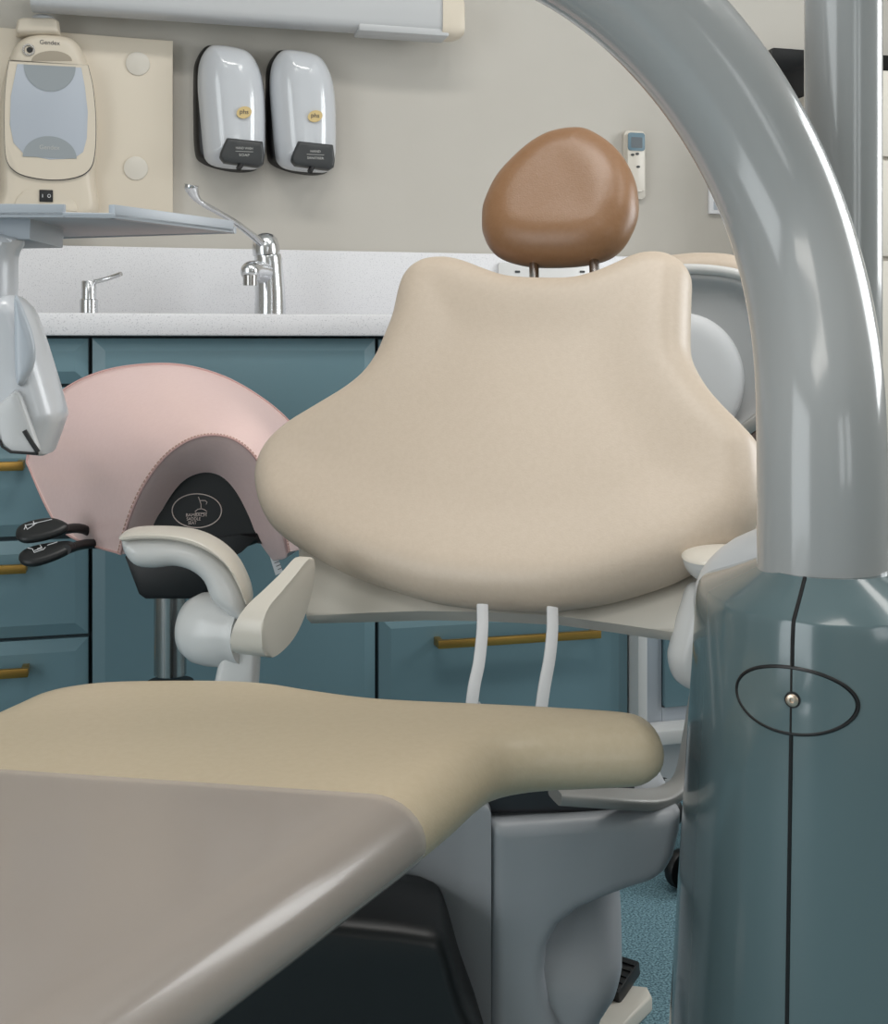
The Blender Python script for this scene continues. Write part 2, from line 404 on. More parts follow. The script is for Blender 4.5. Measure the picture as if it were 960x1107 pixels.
# ------------------------------------------------------------------ two dispensers on the wall
def dispenser(x0, x1, y0, y1, words_, label, sx):
    fb = wallf(YW-.001); ff = wallf(YW-.045); w = x1-x0; h = y1-y0
    t = thing('soap_dispenser', WY((x0+x1)/2, y1, YW-.001), label, 'dispenser', 'wall dispensers above the worktop')
    X = lambda a: x0+a*w
    Y = lambda a, b: y0+b*h+(a-.5)*8
    def PL(L): return [(X(a), Y(a, b)) for a, b in L]
    back = PL([(.0, .3), (.02, .16), (.12, .05), (.25, .012), (.6, .015), (.78, .06), (.90, .2), (.96, .45), (.95, .8), (.9, .95), (.7, 1.0), (.4, 1.0), (.12, .96), (.02, .88), (.0, .6)])
    obj('back_plate', cushion(fb, fb.poly(back), .012, .044, 0, step=.006, grid=.02, rings=4), 'black', t)
    cov = PL([(.06, .35), (.08, .16), (.17, .045), (.3, .0), (.62, .005), (.8, .05), (.93, .18), (.985, .36), (1.0, .6), (.985, .86), (.9, .955), (.6, .98), (.3, .975), (.17, .93), (.13, .84), (.1, .65)])
    cv = obj('cover', cushion(ff, ff.poly(cov), .062, .062, .0, step=.006, grid=.012, rings=8), 'dispenser', t)
    fn = wallf(YW-.103)
    nz = PL([(.46, .735), (.96, .735), (.985, .86), (.97, .92), (.9, .95), (.42, .94), (.36, .9), (.37, .86)])
    n_ = obj('nozzle_panel', cushion(fn, fn.poly(nz), .006, .012, .03, step=.004, grid=.01, smooth=False, rings=4), 'charcoal', t)
    a = fn.hit(X(.66), Y(.66, .955)); obj('nozzle', tube(NB(), [fn.at(a[0], a[1]+.004, .004), fn.at(a[0]-.006, a[1]-.006, .01)], .006, 12), 'black', t)
    a = fn.hit(X(sx), Y(sx, .52)); stk = obj('logo_sticker', prism(NB(), fn, ell(a[0], a[1], .0165, .0125, 24, tilt=.35), -.01, .0085), 'sticker', t)
    lettering('logo_text', 'phs', fn, a[0], a[1], .018, 'printdark', stk, .0088)
    for i, s in enumerate(words_):
        a = fn.hit(X(.70), Y(.70, .81+.055*i)); lettering('print', s, fn, a[0], a[1], .036 if len(s) > 4 else .022, 'print', n_, .0125, height=.0052)
    a = fn.hit(X(.70), Y(.70, .837)); obj('print_rule', prism(NB(), fn, rrect(a[0]-.019, a[0]+.019, a[1]-.0004, a[1]+.0004, .0003, 1), .0122, .0128), 'print', n_)
    return t
dispenser(209, 287, 51, 185, ('HAND WASH', 'SOAP'), 'left one of two pale wall dispensers, its panel reading hand wash soap', .70)
dispenser(287, 363, 56, 188, ('HAND', 'SANITISER'), 'right one of two pale wall dispensers, its panel reading hand sanitiser', .70)

# ------------------------------------------------------------------ x-ray control unit
xu = thing('xray_control_unit', WY(95, 240, YW), 'cream x-ray control unit fixed to the wall above the tray', 'medical device')
f0 = wallf(YW-.001); f1 = wallf(YW-.035); f2 = wallf(YW-.085)
P = f1.poly([(-70, 24), (187, 44), (187, 238), (-70, 222)])
obj('mounting_panel', prism(NB(), f1, P, -.034, 0, .003), 'xray', xu)
for x, y in ((149, 69), (147, 182)):
    a = f1.hit(x, y); obj('screw_cover', prism(NB(), f1, ell(a[0], a[1], .0255, .0255, 32), -.001, .003, .001), 'ivory', xu)
body = f1.poly([(1, 205), (0, 120), (7, 75), (18, 50), (36, 39), (62, 39), (82, 46), (94, 68), (104, 110), (106, 150), (103, 190), (98, 238), (0, 234)])
obj('housing', cushion(f1, body, .02, .045, .0, step=.007, grid=.016, rings=5), 'xray', xu)
fd = wallf(YW-.080)
door = fd.poly([(9, 72), (10, 66.3), (11.5, 66), (30, 67), (75, 69.5), (93.5, 70.8), (95.5, 71.5), (97, 77), (101, 95), (104, 130), (103, 165), (97, 184), (80, 193), (52, 195), (22, 189), (8, 176), (5, 150), (5, 110), (7, 85)])
door = curv(door, 5)
bm = NB(); bmg = prism(bm, fd, door, -.004, .0045); obj('door_gap', bmg, 'printdark', xu)
g = np.array(door); cgx, cgy = g.mean(0); door2 = [(cgx+(x-cgx)*.988, cgy+(y-cgy)*.992) for x, y in door]
dr = obj('access_door', prism(NB(), fd, door2, -.004, .0075, .0015), 'xray', xu)
pan = fd.poly([(19, 70), (88, 74), (92, 95), (95, 122), (94, 150), (90, 165), (80, 172), (54, 173), (27, 168), (15, 155), (11, 135), (12, 105)])
obj('control_panel', prism(NB(), fd, pan, .007, .0085, .0004), 'xraypanel', dr)
h1 = [(54+28*math.cos(R(a)), 72+28*math.sin(R(a))+ .05*28*math.cos(R(a))) for a in range(0, 181, 9)]
obj('panel_disc', prism(NB(), fd, fd.poly(h1), .0083, .0095), 'xraydark', dr)
h2 = [(54+29*math.cos(R(a)), 171-23*math.sin(R(a))+1.2*math.cos(R(a))) for a in range(0, 181, 9)]
obj('panel_disc', prism(NB(), fd, fd.poly(h2), .0083, .0095), 'xraydark', dr)
a = fd.hit(54, 160); lettering('brand_text', 'Gendex', fd, a[0], a[1], .040, 'print', dr, .0097)
a = fd.hit(54, 46); lettering('brand_text', 'Gendex', fd, a[0], a[1], .040, 'printdark', xu, .0003)
a = fd.hit(31, 54); obj('key_lock', lathe(NB(), [(.0125, -.002), (.0125, .003), (.009, .003), (.008, -.001), (0, -.001)], fd.at(a[0], a[1], 0), (0, -1, 0), 24), 'steel', xu)
a = fd.hit(32, 54); obj('key_slot', prism(NB(), fd, ell(a[0], a[1], .006, .006, 16), -.001, .0012), 'black', xu)
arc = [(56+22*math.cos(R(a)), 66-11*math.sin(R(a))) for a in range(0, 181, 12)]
obj('recess_shade', prism(NB(), fd, fd.poly(arc), -.004, .0006), 'shade_taupe', xu)  # flat crescent, no hollow: shade inside the recess is put into its darker colour
a = fd.hit(50, 212); arc = [(50+34*math.cos(R(q_)), 226-24*math.sin(R(q_))+3*math.cos(R(q_))) for q_ in range(0, 181, 9)]
obj('switch_surround', prism(NB(), fd, fd.poly(arc), -.004, .002, .002), 'xray', xu)
sw = obj('power_switch', prism(NB(), fd, rrect(a[0]-.0135, a[0]+.0135, a[1]-.0125, a[1]+.0125, .001), .0, .005, .001), 'black', xu)
lettering('switch_mark', 'I', fd, a[0]-.007, a[1], .0012, 'paper', sw, .0052, height=.007)
lettering('switch_mark', 'O', fd, a[0]+.006, a[1], .0065, 'paper', sw, .0052, height=.0075)
fm = wallf(YW-.055)
nk = fm.poly([(17, 34), (19, 23), (26, 21), (58, 21), (64, 24), (66, 40), (17, 40)])
obj('neck', cushion(fm, nk, .008, .03, .03, step=.006, grid=.012, smooth=False, rings=4), 'xray', xu)
a = fm.hit(47, 22); obj('neck_cap', lathe(NB(), [(.024, -.004), (.024, .004), (.02, .008), (.01, .0095), (0, .01)], fm.at(a[0], a[1], 0), seg=28), 'armgrey', xu)

# extension arm overhead
xa_ = thing('xray_extension_arm', WY(260, 20, YW-.1), 'long white x-ray extension arm with beige end cap along the wall top', 'medical arm')
YA = YW-.10
sec = lambda px, py: WY(px, py, YA)
A0, A1 = sec(34, -14), sec(476, 18)
Lx = Vector((A1.x, YA, (A0.z+A1.z)/2)); Sx = Vector((A0.x, YA, Lx.z))
zt, zb = sec(476, -4).z, sec(476, 40).z; zm = (zt+zb)/2; hh = zt-zb
bm = NB(); tube(bm, [(Sx.x, YA, zm), (A1.x, YA, zm)], 1, 32, flat=(.075, hh), upv=(0, 0, 1)); obj('arm_body', bm, 'armgrey', xa_)
bm = NB(); tube(bm, [(A1.x-.004, YA, zm-.001), (A1.x+.03, YA, zm-.001), (A1.x+.046, YA, zm), (A1.x+.05, YA, zm)], [1.05, 1.06, .95, .7], 32, flat=(.078, hh+.002), upv=(0, 0, 1)); obj('end_cap', bm, 'xray', xa_)
bm = NB(); box(bm, sec(385, 30).x, A1.x+.012, YA-.034, YA+.034, zb-.006, zb+.012, .004); obj('bottom_strip', bm, 'armgrey', xa_)
bm = NB(); lathe(bm, [(.03, 0), (.03, .05), (.018, .055)], (sec(440, 0).x+.02, YA, zt-.006)); obj('pivot_cap', bm, 'xray', xa_)
bm = NB(); box(bm, Sx.x+.12, Sx.x+.2, YA+.03, YW-.001, zm-.02, zm+.04, .006); obj('wall_bracket', bm, 'xray', xa_)

# ------------------------------------------------------------------ things on the wall to the right
rm = thing('remote_control', WY(685, 215, YW), 'small blue and cream air conditioning remote in its wall holder', 'remote control')
fr = wallf(YW-.001); fr2 = wallf(YW-.02)
p = fr.hit(673, 142); q = fr.hit(697, 216)
obj('holder', prism(NB(), fr, rrect(p[0], q[0]-.004, q[1], p[1], .008), 0, .012, .003), 'ivory', rm)
p = fr2.hit(677, 144); q = fr2.hit(695, 208)
rb = obj('handset', prism(NB(), fr2, rrect(p[0], q[0], q[1], p[1], .007), -.008, .010, .003), 'ivory', rm)
q2 = fr2.hit(695, 164); obj('display_surround', prism(NB(), fr2, rrect(p[0], q2[0], q2[1], p[1], .006), .009, .0125, .001), 'remoteblue', rb)
s0, s1 = fr2.hit(680, 149), fr2.hit(692, 161); obj('display', prism(NB(), fr2, rrect(s0[0], s1[0], s1[1], s0[1], .002), .012, .0133), 'remotegrey', rb)
for x, y in ((682, 168), (687, 167), (688, 181)):
    a = fr2.hit(x, y); obj('button', prism(NB(), fr2, ell(a[0], a[1], .0045, .0028, 16), .009, .0125, .0005), 'charcoal', rb)
pf = thing('picture_frame', WY(790, 234, YW), 'small white framed notice on the wall beside the curved tube', 'picture')
a, b = fr.hit(765, 180), fr.hit(822, 233)
obj('frame', prism(NB(), fr, rrect(a[0], b[0], b[1], a[1], .002, 2), 0, .012, .002), 'paper', pf)
a2, b2 = fr.hit(769, 185), fr.hit(818, 214); obj('picture', prism(NB(), fr, rrect(a2[0], b2[0], b2[1], a2[1], .001, 1), .011, .0128), 'charcoal', pf)
a2, b2 = fr.hit(769, 218), fr.hit(818, 229); obj('caption_panel', prism(NB(), fr, rrect(a2[0], b2[0], b2[1], a2[1], .001, 1), .011, .0128), 'traygrey', pf)
tv = thing('wall_monitor', WY(900, 118, YW), 'black wall monitor behind the upright pole', 'monitor')
a, b = fr.hit(822, 57), fr.hit(985, 122)
obj('screen_panel', prism(NB(), fr, rrect(a[0], b[0], b[1], a[1], .006), .03, .055, .003), 'screen', tv)
obj('bracket', prism(NB(), fr, rrect(a[0]+.1, b[0]-.1, b[1]+.03, a[1]-.03, .003), 0, .031), 'black', tv)
tc_ = thing('tall_cabinet', (1.95, 2.5, 0), 'tall cream cabinet at right edge behind the upright pole', 'cabinet')
YK = 2.32; L = WY(951, 300, YK)
zt_ = WY(955, 74, YK).z
obj('carcass', box(NB(), L.x, X1-.005, YK+.02, YW-.06, 0, zt_, .004), 'ivory', tc_)
for y0_, y1_ in ((75, 170), (172, 278), (281, 488), (492, 800)):
    z1_, z0_ = WY(955, y0_, YK).z, WY(955, y1_, YK).z
    obj('door', box(NB(), L.x+.001, X1-.008, YK, YK+.0205, max(z0_, .08)+.002, z1_-.002, .003), 'ivory', tc_)

# ------------------------------------------------------------------ saddle stool
KS = 1.07
def WS(px, py, Z): return W(px, py, Z*KS)
def facingS(px, py, Z): return facing(px, py, Z*KS)
ZS = 1.62
st0 = WS(184, 700, 1.66); 
st = thing('saddle_stool', (st0.x, st0.y, 0), 'pink leather saddle stool with black levers in front of teal cupboards', 'stool')
def row(P, z): return [WS(x, y, d) for x, y, d in P]
Fr = row([(131, 599, 1.56), (139, 566, 1.54), (155, 528, 1.52), (178, 496, 1.50), (204, 477, 1.49), (231, 471, 1.485), (257, 478, 1.49), (279, 500, 1.50), (296, 538, 1.52), (306, 573, 1.54), (311, 597, 1.56)], 0)
Md = row([(66, 572, 1.70), (86, 528, 1.665), (106, 493, 1.635), (138, 462, 1.62), (175, 445, 1.615), (216, 440, 1.61), (258, 446, 1.615), (294, 470, 1.62), (322, 510, 1.635), (338, 552, 1.665), (342, 585, 1.70)], 0)
Rr_ = row([(29, 500, 1.80), (38, 458, 1.815), (66, 424, 1.83), (104, 404, 1.84), (148, 395, 1.85), (196, 395, 1.85), (243, 408, 1.85), (286, 433, 1.84), (318, 462, 1.83), (345, 500, 1.815), (355, 540, 1.80)], 0)
In = row([(166, 592, 1.60), (171, 562, 1.59), (182, 540, 1.58), (196, 522, 1.575), (211, 513, 1.57), (227, 511, 1.57), (242, 517, 1.57), (256, 533, 1.575), (269, 558, 1.58), (280, 585, 1.59), (295, 606, 1.60)], 0)
def dens(Rw, n=8): return catmull(Rw, False, n)
fD, mD, rD, iD = dens(Fr), dens(Md), dens(Rr_), dens(In)
NU = len(fD)
def surf(rows_, nv):
    cols = []
    for j in range(NU): cols.append(catmull([r[j] for r in rows_], False, nv))
    return cols
def sheet(cols):
    bm = NB(); G = [[bm.verts.new(p) for p in c] for c in cols]
    for i in range(len(G)-1):
        for j in range(len(G[0])-1): bm.faces.new((G[i][j], G[i+1][j], G[i+1][j+1], G[i][j+1]))
    return bm, G
# cushion: rolled front lip, seat, rolled rear lip, closed underneath by an inner sheet
roll_f = [fD[j].lerp(iD[j], .06)+Vector((0, 0, -.001)) for j in range(NU)]
cent = sum((p for p in mD), Vector())/NU; cent.z -= .12
rear_lip = [rD[j]+FW*.012+(cent-rD[j]).normalized()*.012 for j in range(NU)]
under_r = [rD[j]+(cent-rD[j]).normalized()*.05+FW*.0 for j in range(NU)]
under_m = [mD[j]+(cent-mD[j]).normalized()*.05 for j in range(NU)]
top = surf([fD, mD, rD], 10)
cols = []
for j in range(NU):
    c = [iD[j].lerp(fD[j], k/6)+((fD[j]-cent).normalized()*.010*math.sin(math.pi*k/6)-FW*.010*math.sin(math.pi*k/6)) for k in range(6)]
    cols.append(c+top[j]+catmull([rD[j], rear_lip[j], under_r[j], under_m[j], iD[j].lerp(under_m[j], .15)], False, 4)[1:])
bm, G = sheet(cols)
for side in (G[0], G[-1]):
    try: bm.faces.new(side)
    except ValueError: pass
bmesh.ops.remove_doubles(bm, verts=bm.verts, dist=1e-5)
seat = obj('saddle_seat', bm, 'pink', st, angle=80)
pipe = [p-FW*.0015+(p-cent).normalized()*.001 for p in fD]
obj('front_piping', tube(NB(), pipe, .0016, 8), 'pinkedge', seat)
obj('rear_piping', tube(NB(), [p+(p-cent).normalized()*.0008 for p in rD], .0018, 8), 'pinkedge', seat)
obj('side_piping', tube(NB(), [top[0][k]+(top[0][k]-cent).normalized()*.0005 for k in range(len(top[0]))], .0016, 8), 'pinkedge', seat)
bm = NB()
for j in range(NU-1):
    a_, b_ = top[j], top[j+1]
    def off_(c, t): return c[0].lerp(c[1], t)
    p0, p1 = off_(a_, .75), off_(b_, .75); nn = (b_[0]-a_[0]).cross(a_[1]-a_[0]).normalized()
    if nn.dot(a_[0]-cent) < 0: nn = -nn
    tube(bm, [p0.lerp(p1, .15)+nn*.0008, p0.lerp(p1, .75)+nn*.0008], .0011, 5)
obj('stitching', bm, 'thread', seat)
# black plate that fills the arch, with its printed badge
fb = facingS(215, 560, 1.585)
pl = fb.poly([(160, 592), (168, 560), (180, 536), (196, 518), (212, 509), (228, 508), (244, 514), (258, 530), (272, 558), (283, 588), (268, 586), (262, 579), (240, 584), (200, 600)])
pb = obj('underside_plate', prism(NB(), fb, pl, -.1, .0), 'black', st)
a = fb.hit(213, 552); bm = NB()
ring = [fb.at(x, y, .001) for x, y in ell(a[0], a[1], .0348, .0238, 48)]
tube(bm, ring, .0008, 6, closed=True); obj('badge_ring', bm, 'pinkprint', pb)
def stroke(L, r=.00055):
    bm = NB()
    for P in L: tube(bm, [fb.at(*fb.hit(x, y), .0009) for x, y in P], r, 5)
    return bm
obj('badge_figure', stroke([[(214.5, 537), (216, 540.5), (217.5, 545), (217.5, 549)], [(216.5, 541), (222, 541), (224, 543), (223, 545)], [(211, 553), (214, 550.5), (218, 549.8), (221, 550.8), (224, 553)], [(211, 554.6), (224, 554.6)]]), 'pinkprint', pb)
for i, (s, x, wd) in enumerate((('BAMBACH', 212.3, 22), ('SADDLE', 209.5, 15), ('SEAT', 208, 9))):
    a = fb.hit(x, 556.6+4.2*i); lettering('badge_text', s, fb, a[0], a[1], wd*1.7/1300, 'pinkprint', pb, .0006, height=.0043)
fm_ = facingS(190, 620, 1.60)
mh = fm_.poly([(138, 600), (150, 592), (205, 585), (262, 580), (283, 572), (283, 584), (262, 590), (240, 602), (226, 640), (218, 645), (160, 645), (153, 640)])
obj('mechanism', prism(NB(), fm_, mh, -.12, .02, .006), 'black', st)
def lever(P, Z, tip):
    fl = Frame(WS(P[0][0], P[0][1], Z), RT, (UP*.55+FW*.83), None)
    bm = NB(); tube(bm, catmull([WS(x, y, Z+.05*i) for i, (x, y) in enumerate(P[1:])], n=5), .007, 10)
    lv_ = obj('lever', bm, 'black', st)
    pad = fl.poly(tip)
    obj('paddle', cushion(fl, pad, .008, .006, .007, step=.004, grid=.008, rings=4), 'blackgloss', lv_)
    return lv_, fl
lv_, fl = lever([(48, 572), (66, 573), (90, 572), (120, 590)], 1.58, [(17, 577), (21, 570), (35, 564), (55, 561), (68, 564), (75, 570), (66, 577), (48, 583), (28, 586), (19, 583)])
def icon(fl, L, par, h=.0062):
    bm = NB()
    for P in L: tube(bm, [fl.at(*fl.hit(x, y), h) for x, y in P], .0006, 5)
    obj('icon', bm, 'paper', par)
icon(fl, [[(27, 576), (29, 571.5), (33, 570.5), (57, 565)], [(30, 576), (38, 571), (37, 567)], [(28, 571), (30, 575)], [(36, 571), (41, 569)]], lv_)
lv_, fl = lever([(52, 598), (72, 594), (95, 588), (130, 590)], 1.56, [(20, 604), (24, 597), (38, 591), (60, 587), (76, 586), (82, 590), (75, 597), (58, 605), (38, 611), (25, 610)])
icon(fl, [[(31, 596), (36, 597), (38, 601), (48, 597.5), (50, 595)], [(41, 597), (46, 595), (44, 592.5)], [(52, 593), (63, 589.5)], [(38, 599), (47, 596)]], lv_)
sc = WS(184, 680, 1.66); sx_, sy_ = sc.x, sc.y
obj('gas_column', lathe(NB(), [(.0235, .4), (.0235, .52), (.0215, .521), (.0215, .565), (.0235, .566), (.0235, .60)], (sx_, sy_, -.03)), 'steel', st)
zb_ = WS(184, 738, 1.66).z
obj('column_sleeve', lathe(NB(), [(.028, .08), (.028, zb_-.008), (.034, zb_-.006), (.034, zb_+.002), (.024, zb_+.003)], (sx_, sy_, 0)), 'blackgloss', st)
def star_base(par, cx, cy, m, n=5, r=.25, a0=.3):
    bm = NB(); lathe(bm, [(.04, .06), (.04, .12), (.03, .125)], (cx, cy, 0))
    for k in range(n):
        a = a0+2*math.pi*k/n; d = Vector((math.cos(a), math.sin(a), 0))
        tube(bm, [Vector((cx, cy, .1))+d*.02, Vector((cx, cy, .095))+d*r*.6, Vector((cx, cy, .075))+d*r], lambda s: .022-.008*s, 10)
    obj('star_base', bm, m, par)
    for k in range(n):
        a = a0+2*math.pi*k/n; d = Vector((math.cos(a), math.sin(a), 0)); e = Vector((-d.y, d.x, 0)); p = Vector((cx, cy, .03))+d*r
        bm = NB()
        for s in (-1, 1): lathe(bm, [(.012, -.008), (.028, -.008), (.03, -.004), (.03, .004), (.028, .008), (.012, .008)], p+e*.014*s, e, 20)
        tube(bm, [p, p+Vector((0, 0, .06))], .007, 8)
        obj('castor', bm, 'black', par)
star_base(st, sx_, sy_, 'blackgloss')
ft = facingS(300, 610, 1.60)
tg = obj('care_label', prism(NB(), ft, ft.poly([(290, 596), (297, 594), (306, 618), (298, 622)]), 0, .0008), 'paper', st)
bm = NB()
for k in range(5):
    a_, b_ = ft.hit(293+k*1.9, 602+k*3.4), ft.hit(299+k*1.5, 600+k*3.4); tube(bm, [ft.at(*a_, .0009), ft.at(*b_, .0009)], .0005, 5)
obj('label_print', bm, 'printdark', tg)

# ------------------------------------------------------------------ dental chair
PHI, RHO = R(22), R(36)
def c2w(x, d, z): return RT*x+FW*d+UP*z
lat = c2w(math.cos(PHI), -math.sin(PHI), 0); bk = c2w(math.sin(PHI), math.cos(PHI), 0)
def reclined(rho): return bk*math.sin(rho)+UP*math.cos(rho)
ub = reclined(RHO); nb_ = lat.cross(ub)
if nb_.dot(FW) > 0: nb_ = -nb_
FB = Frame(W(555, 480, 1.45), lat, ub, nb_)
bs = W(600, 1000, 1.36)
dc = thing('dental_chair', (bs.x, bs.y, 0), 'cream dental chair with brown headrest and grey pedestal base', 'dental chair')
Bp = [(425.6, 347.5), (416, 372), (407, 391), (394, 407), (375.6, 421), (347.5, 438), (316, 458), (294, 479), (282, 500.6), (278, 523), (283, 549), (294, 570.6), (313, 589), (338, 605), (369, 622), (400.6, 635), (432, 645.6), (463, 655), (494, 660.6), (525.6, 664), (560, 666), (591, 666), (632, 661), (663, 655), (691, 647), (722.5, 636), (747.5, 624), (766, 614), (794, 594), (810, 580), (821, 560), (826, 540), (827, 520), (824, 495), (819, 479), (800.6, 457), (779, 435), (763, 416), (750.6, 394), (747, 379), (746.6, 354), (747.5, 322.5), (747.5, 302), (741, 288), (730, 278), (716, 273), (700.6, 273.4), (685, 278), (666, 286.6), (647.5, 294), (622.5, 300), (591, 300.6), (560, 299), (544, 296), (525.6, 289.7), (507, 282.5), (488, 278), (469, 279.4), (454, 286.6), (441, 299), (433, 316)]
def pull(P, k):
    out = []; n = len(P); A = sum(P[i][0]*P[(i+1) % n][1]-P[(i+1) % n][0]*P[i][1] for i in range(n))
    for i in range(n):
        tx, ty = P[(i+1) % n][0]-P[i-1][0], P[(i+1) % n][1]-P[i-1][1]; L = math.hypot(tx, ty)
        ny = -tx/L*(1 if A > 0 else -1)
        out.append((P[i][0], P[i][1]-k*ny*abs(ny)))
    return out
bpoly = FB.poly(pull(Bp, 6))
obj('backrest', cushion(FB, bpoly, .040, .038, .03, step=.007, grid=.012, rings=8, dish=lambda d, v: -.005*sst((d-.03)/.09)), 'cream', dc)
sh = FB.poly([(322, 585), (326, 640), (331, 668), (400, 664), (455, 662), (520, 663), (560, 665), (600, 667), (660, 675), (700, 681), (741, 688), (762, 650), (800, 590), (700, 540), (400, 540)], -.03)
bm = NB(); prism(bm, FB, sh, -.052, -.026, .006); obj('back_shell', bm, 'ivory', dc)
Hp = [(522, 242.5), (523, 228), (528, 213), (537.5, 194.6), (552, 177), (571, 159), (589.6, 146.7), (606, 140.4), (623, 137.7), (637.5, 139.4), (652, 147.7), (664.6, 158), (677, 173.8), (686.5, 194.6), (690, 213), (689.6, 232), (684, 248.8), (675, 265), (662.5, 278), (646, 286), (625, 290.4), (600, 292), (575, 291.5), (556, 288), (539.6, 281), (529, 269.6), (523, 255)]
hu = reclined(R(28)); hn = lat.cross(hu)
if hn.dot(FW) > 0: hn = -hn
a = FB.hit(607, 215); FH = Frame(FB.at(*a, -.02), lat, hu, hn)
obj('headrest', cushion(FH, FH.poly(pull(Hp, 5)), .048, .040, .035, step=.005, grid=.010, rings=9, dish=lambda d, v: -.0015*sst((d-.04)/.05)), 'brown', dc)
for px in (574.5, 640):
    a = FB.at(*FB.hit(px, 330), -.02); b = FH.at(*FH.hit(px, 262), -.01)
    obj('headrest_post', tube(NB(), [a, b], .0068, 14), 'steel', dc)
# links to the arms
def solid(name, P, Z, t, m, rr=.012, par=None, smooth=False, hb=None):
    fr = facing(P[0][0], P[0][1], Z)
    return obj(name, cushion(fr, fr.poly(P), rr, t/2, t/2 if hb is None else hb, step=.005, grid=.012, smooth=smooth, rings=5), m, par or dc)
ZL = 1.36
solid('arm_post', curv([(247, 668), (256, 652), (268, 652), (280, 690), (281, 720), (277, 765), (273, 800), (225, 800), (228, 760), (237, 715)], 3), ZL+.01, .035, 'white', .008)
# drum: round boss turned on the lateral axis
ax = (RT*1.0-FW*.45).normalized()
d0 = W(229, 680, ZL+.03)
obj('arm_hub', lathe(NB(), [(0, -.034), (.022, -.033), (.034, -.027), (.0405, -.014), (.042, 0), (.041, .025), (.036, .036), (.036, .05)], d0, ax, 40), 'white', dc)
lu = Vector((-ax.y, ax.x, 0)).normalized()
FL = Frame(W(312, 660, ZL-.06), lu, UP, ax)
face = curv([(283, 692), (284, 674), (291, 656), (305, 639), (320, 621), (332, 606), (339, 603), (341, 614), (336, 645), (328, 670), (317, 691), (303, 706), (292, 711), (285, 705)], 4)
bm = NB(); fp_ = FL.poly(face); vlo = min(b for a, b in fp_); vhi = max(b for a, b in fp_)
fa_ = [bm.verts.new(FL.at(a, b, 0)) for a, b in fp_]; fb_ = [bm.verts.new(FL.at(a, b, -.042+.024*sst((b-vlo)/(vhi-vlo)))) for a, b in fp_]
f0, f1 = bm.faces.new(fa_), bm.faces.new(fb_[::-1])
for i_ in range(len(fa_)): bm.faces.new((fa_[i_], fb_[i_], fb_[(i_+1) % len(fa_)], fa_[(i_+1) % len(fa_)]))
bmesh.ops.bevel(bm, geom=list(f0.edges)+list(f1.edges), offset=.002, segments=2, profile=.5, affect='EDGES')
lk = obj('back_link', bm, 'ivory', dc, angle=30)
a = FL.hit(290, 712, -.03)
# left arm: shell and its pad
arm = solid('armrest', curv([(133, 584), (140, 579), (160, 577), (200, 579), (225, 588), (245, 603), (260, 622), (270, 645), (272, 668), (262, 672), (232, 650), (222, 628), (208, 616), (190, 611), (170, 613), (150, 611), (138, 600)], 4), ZL-.0, .058, 'white', .022)
solid('arm_pad', curv([(133, 577), (140, 572), (160, 570), (190, 571), (215, 576), (238, 588), (256, 606), (268, 630), (272, 650), (269, 652), (262, 634), (250, 612), (235, 598), (215, 588), (190, 582), (160, 581), (137, 583)], 4), ZL-.0, .061, 'ivory', .0045, arm)
# right arm, seen end-on
ZR = 1.275
solid('arm_post', curv([(744, 634), (760, 630), (800, 650), (800, 745), (760, 748), (742, 743), (728, 732), (722, 712), (726, 690), (736, 655)], 4), ZR, .06, 'white', .02)
cR = W(787, 608, ZR-.05)
def halfell(sgn, rx, ry, rz, m, name, par):
    bm = NB(); bmesh.ops.create_uvsphere(bm, u_segments=36, v_segments=20, radius=1)
    bmesh.ops.bisect_plane(bm, geom=bm.verts[:]+bm.edges[:]+bm.faces[:], plane_co=(0, 0, 0), plane_no=(0, 0, -sgn), clear_outer=True)
    bmesh.ops.holes_fill(bm, edges=[e for e in bm.edges if e.is_boundary])
    for v in bm.verts: v.co = cR+FW*.05+lat*(v.co.x*rx)+bk*(v.co.y*ry)+UP*(v.co.z*rz)
    return obj(name, bm, m, par)
ar = halfell(-1, .034, .07, .029, 'white', 'armrest', dc)
halfell(1, .035, .072, .011, 'ivory', 'arm_pad', ar)
# seat pad with its long foot section (level plan outline)
ZP = .52
FS = Frame((0, 0, ZP), (1, 0, 0), (0, 1, 0), (0, 0, 1))
def sp_(px, py, z): p = WZ(px, py, z); return (p.x, p.y)
def cf(x, d): p = RT*x+FW*d; return (p.x, p.y)
S = [sp_(718, 817, .52), sp_(712, 793, .53), sp_(695, 781, .535), sp_(660, 774, .537), sp_(560, 768, .537), sp_(450, 763, .537), sp_(400, 759.5, .537), sp_(345, 752, .537), sp_(300, 745, .537), sp_(240, 741.5, .537), sp_(130, 742.5, .537), sp_(70, 748.5, .537), sp_(30, 758, .537), sp_(0, 771, .537),
     cf(-.432, .90), cf(-.475, .76), cf(-.515, .6), cf(-.53, .46), cf(-.51, .37), cf(-.44, .30), cf(-.34, .28), cf(-.27, .33), cf(-.215, .44), sp_(250, 1107, .502), sp_(330, 1044, .502), sp_(400, 988, .502), sp_(455, 944, .502), sp_(497, 908, .502), sp_(522, 884, .502), sp_(548, 866, .502), sp_(590, 858, .502), sp_(650, 855, .502), sp_(700, 848, .505), sp_(715, 836, .51)]
bm = cushion(FS, S, .034, .030, .026, step=.008, grid=.014, rings=8)
seat_o = obj('seat_cushion', bm, 'seatcream', dc)
bm = cushion(FS, S, .036, .033, .024, step=.008, grid=.014, rings=8, grow=.003)
c1, c2 = WZ(0, 833, .552), WZ(440, 862, .552)
d_ = (c2-c1); nrm = Vector((-d_.y, d_.x, 0)).normalized()
if nrm.dot(FW) < 0: nrm = -nrm
bmesh.ops.bisect_plane(bm, geom=bm.verts[:]+bm.edges[:]+bm.faces[:], plane_co=c1, plane_no=nrm, clear_outer=True)
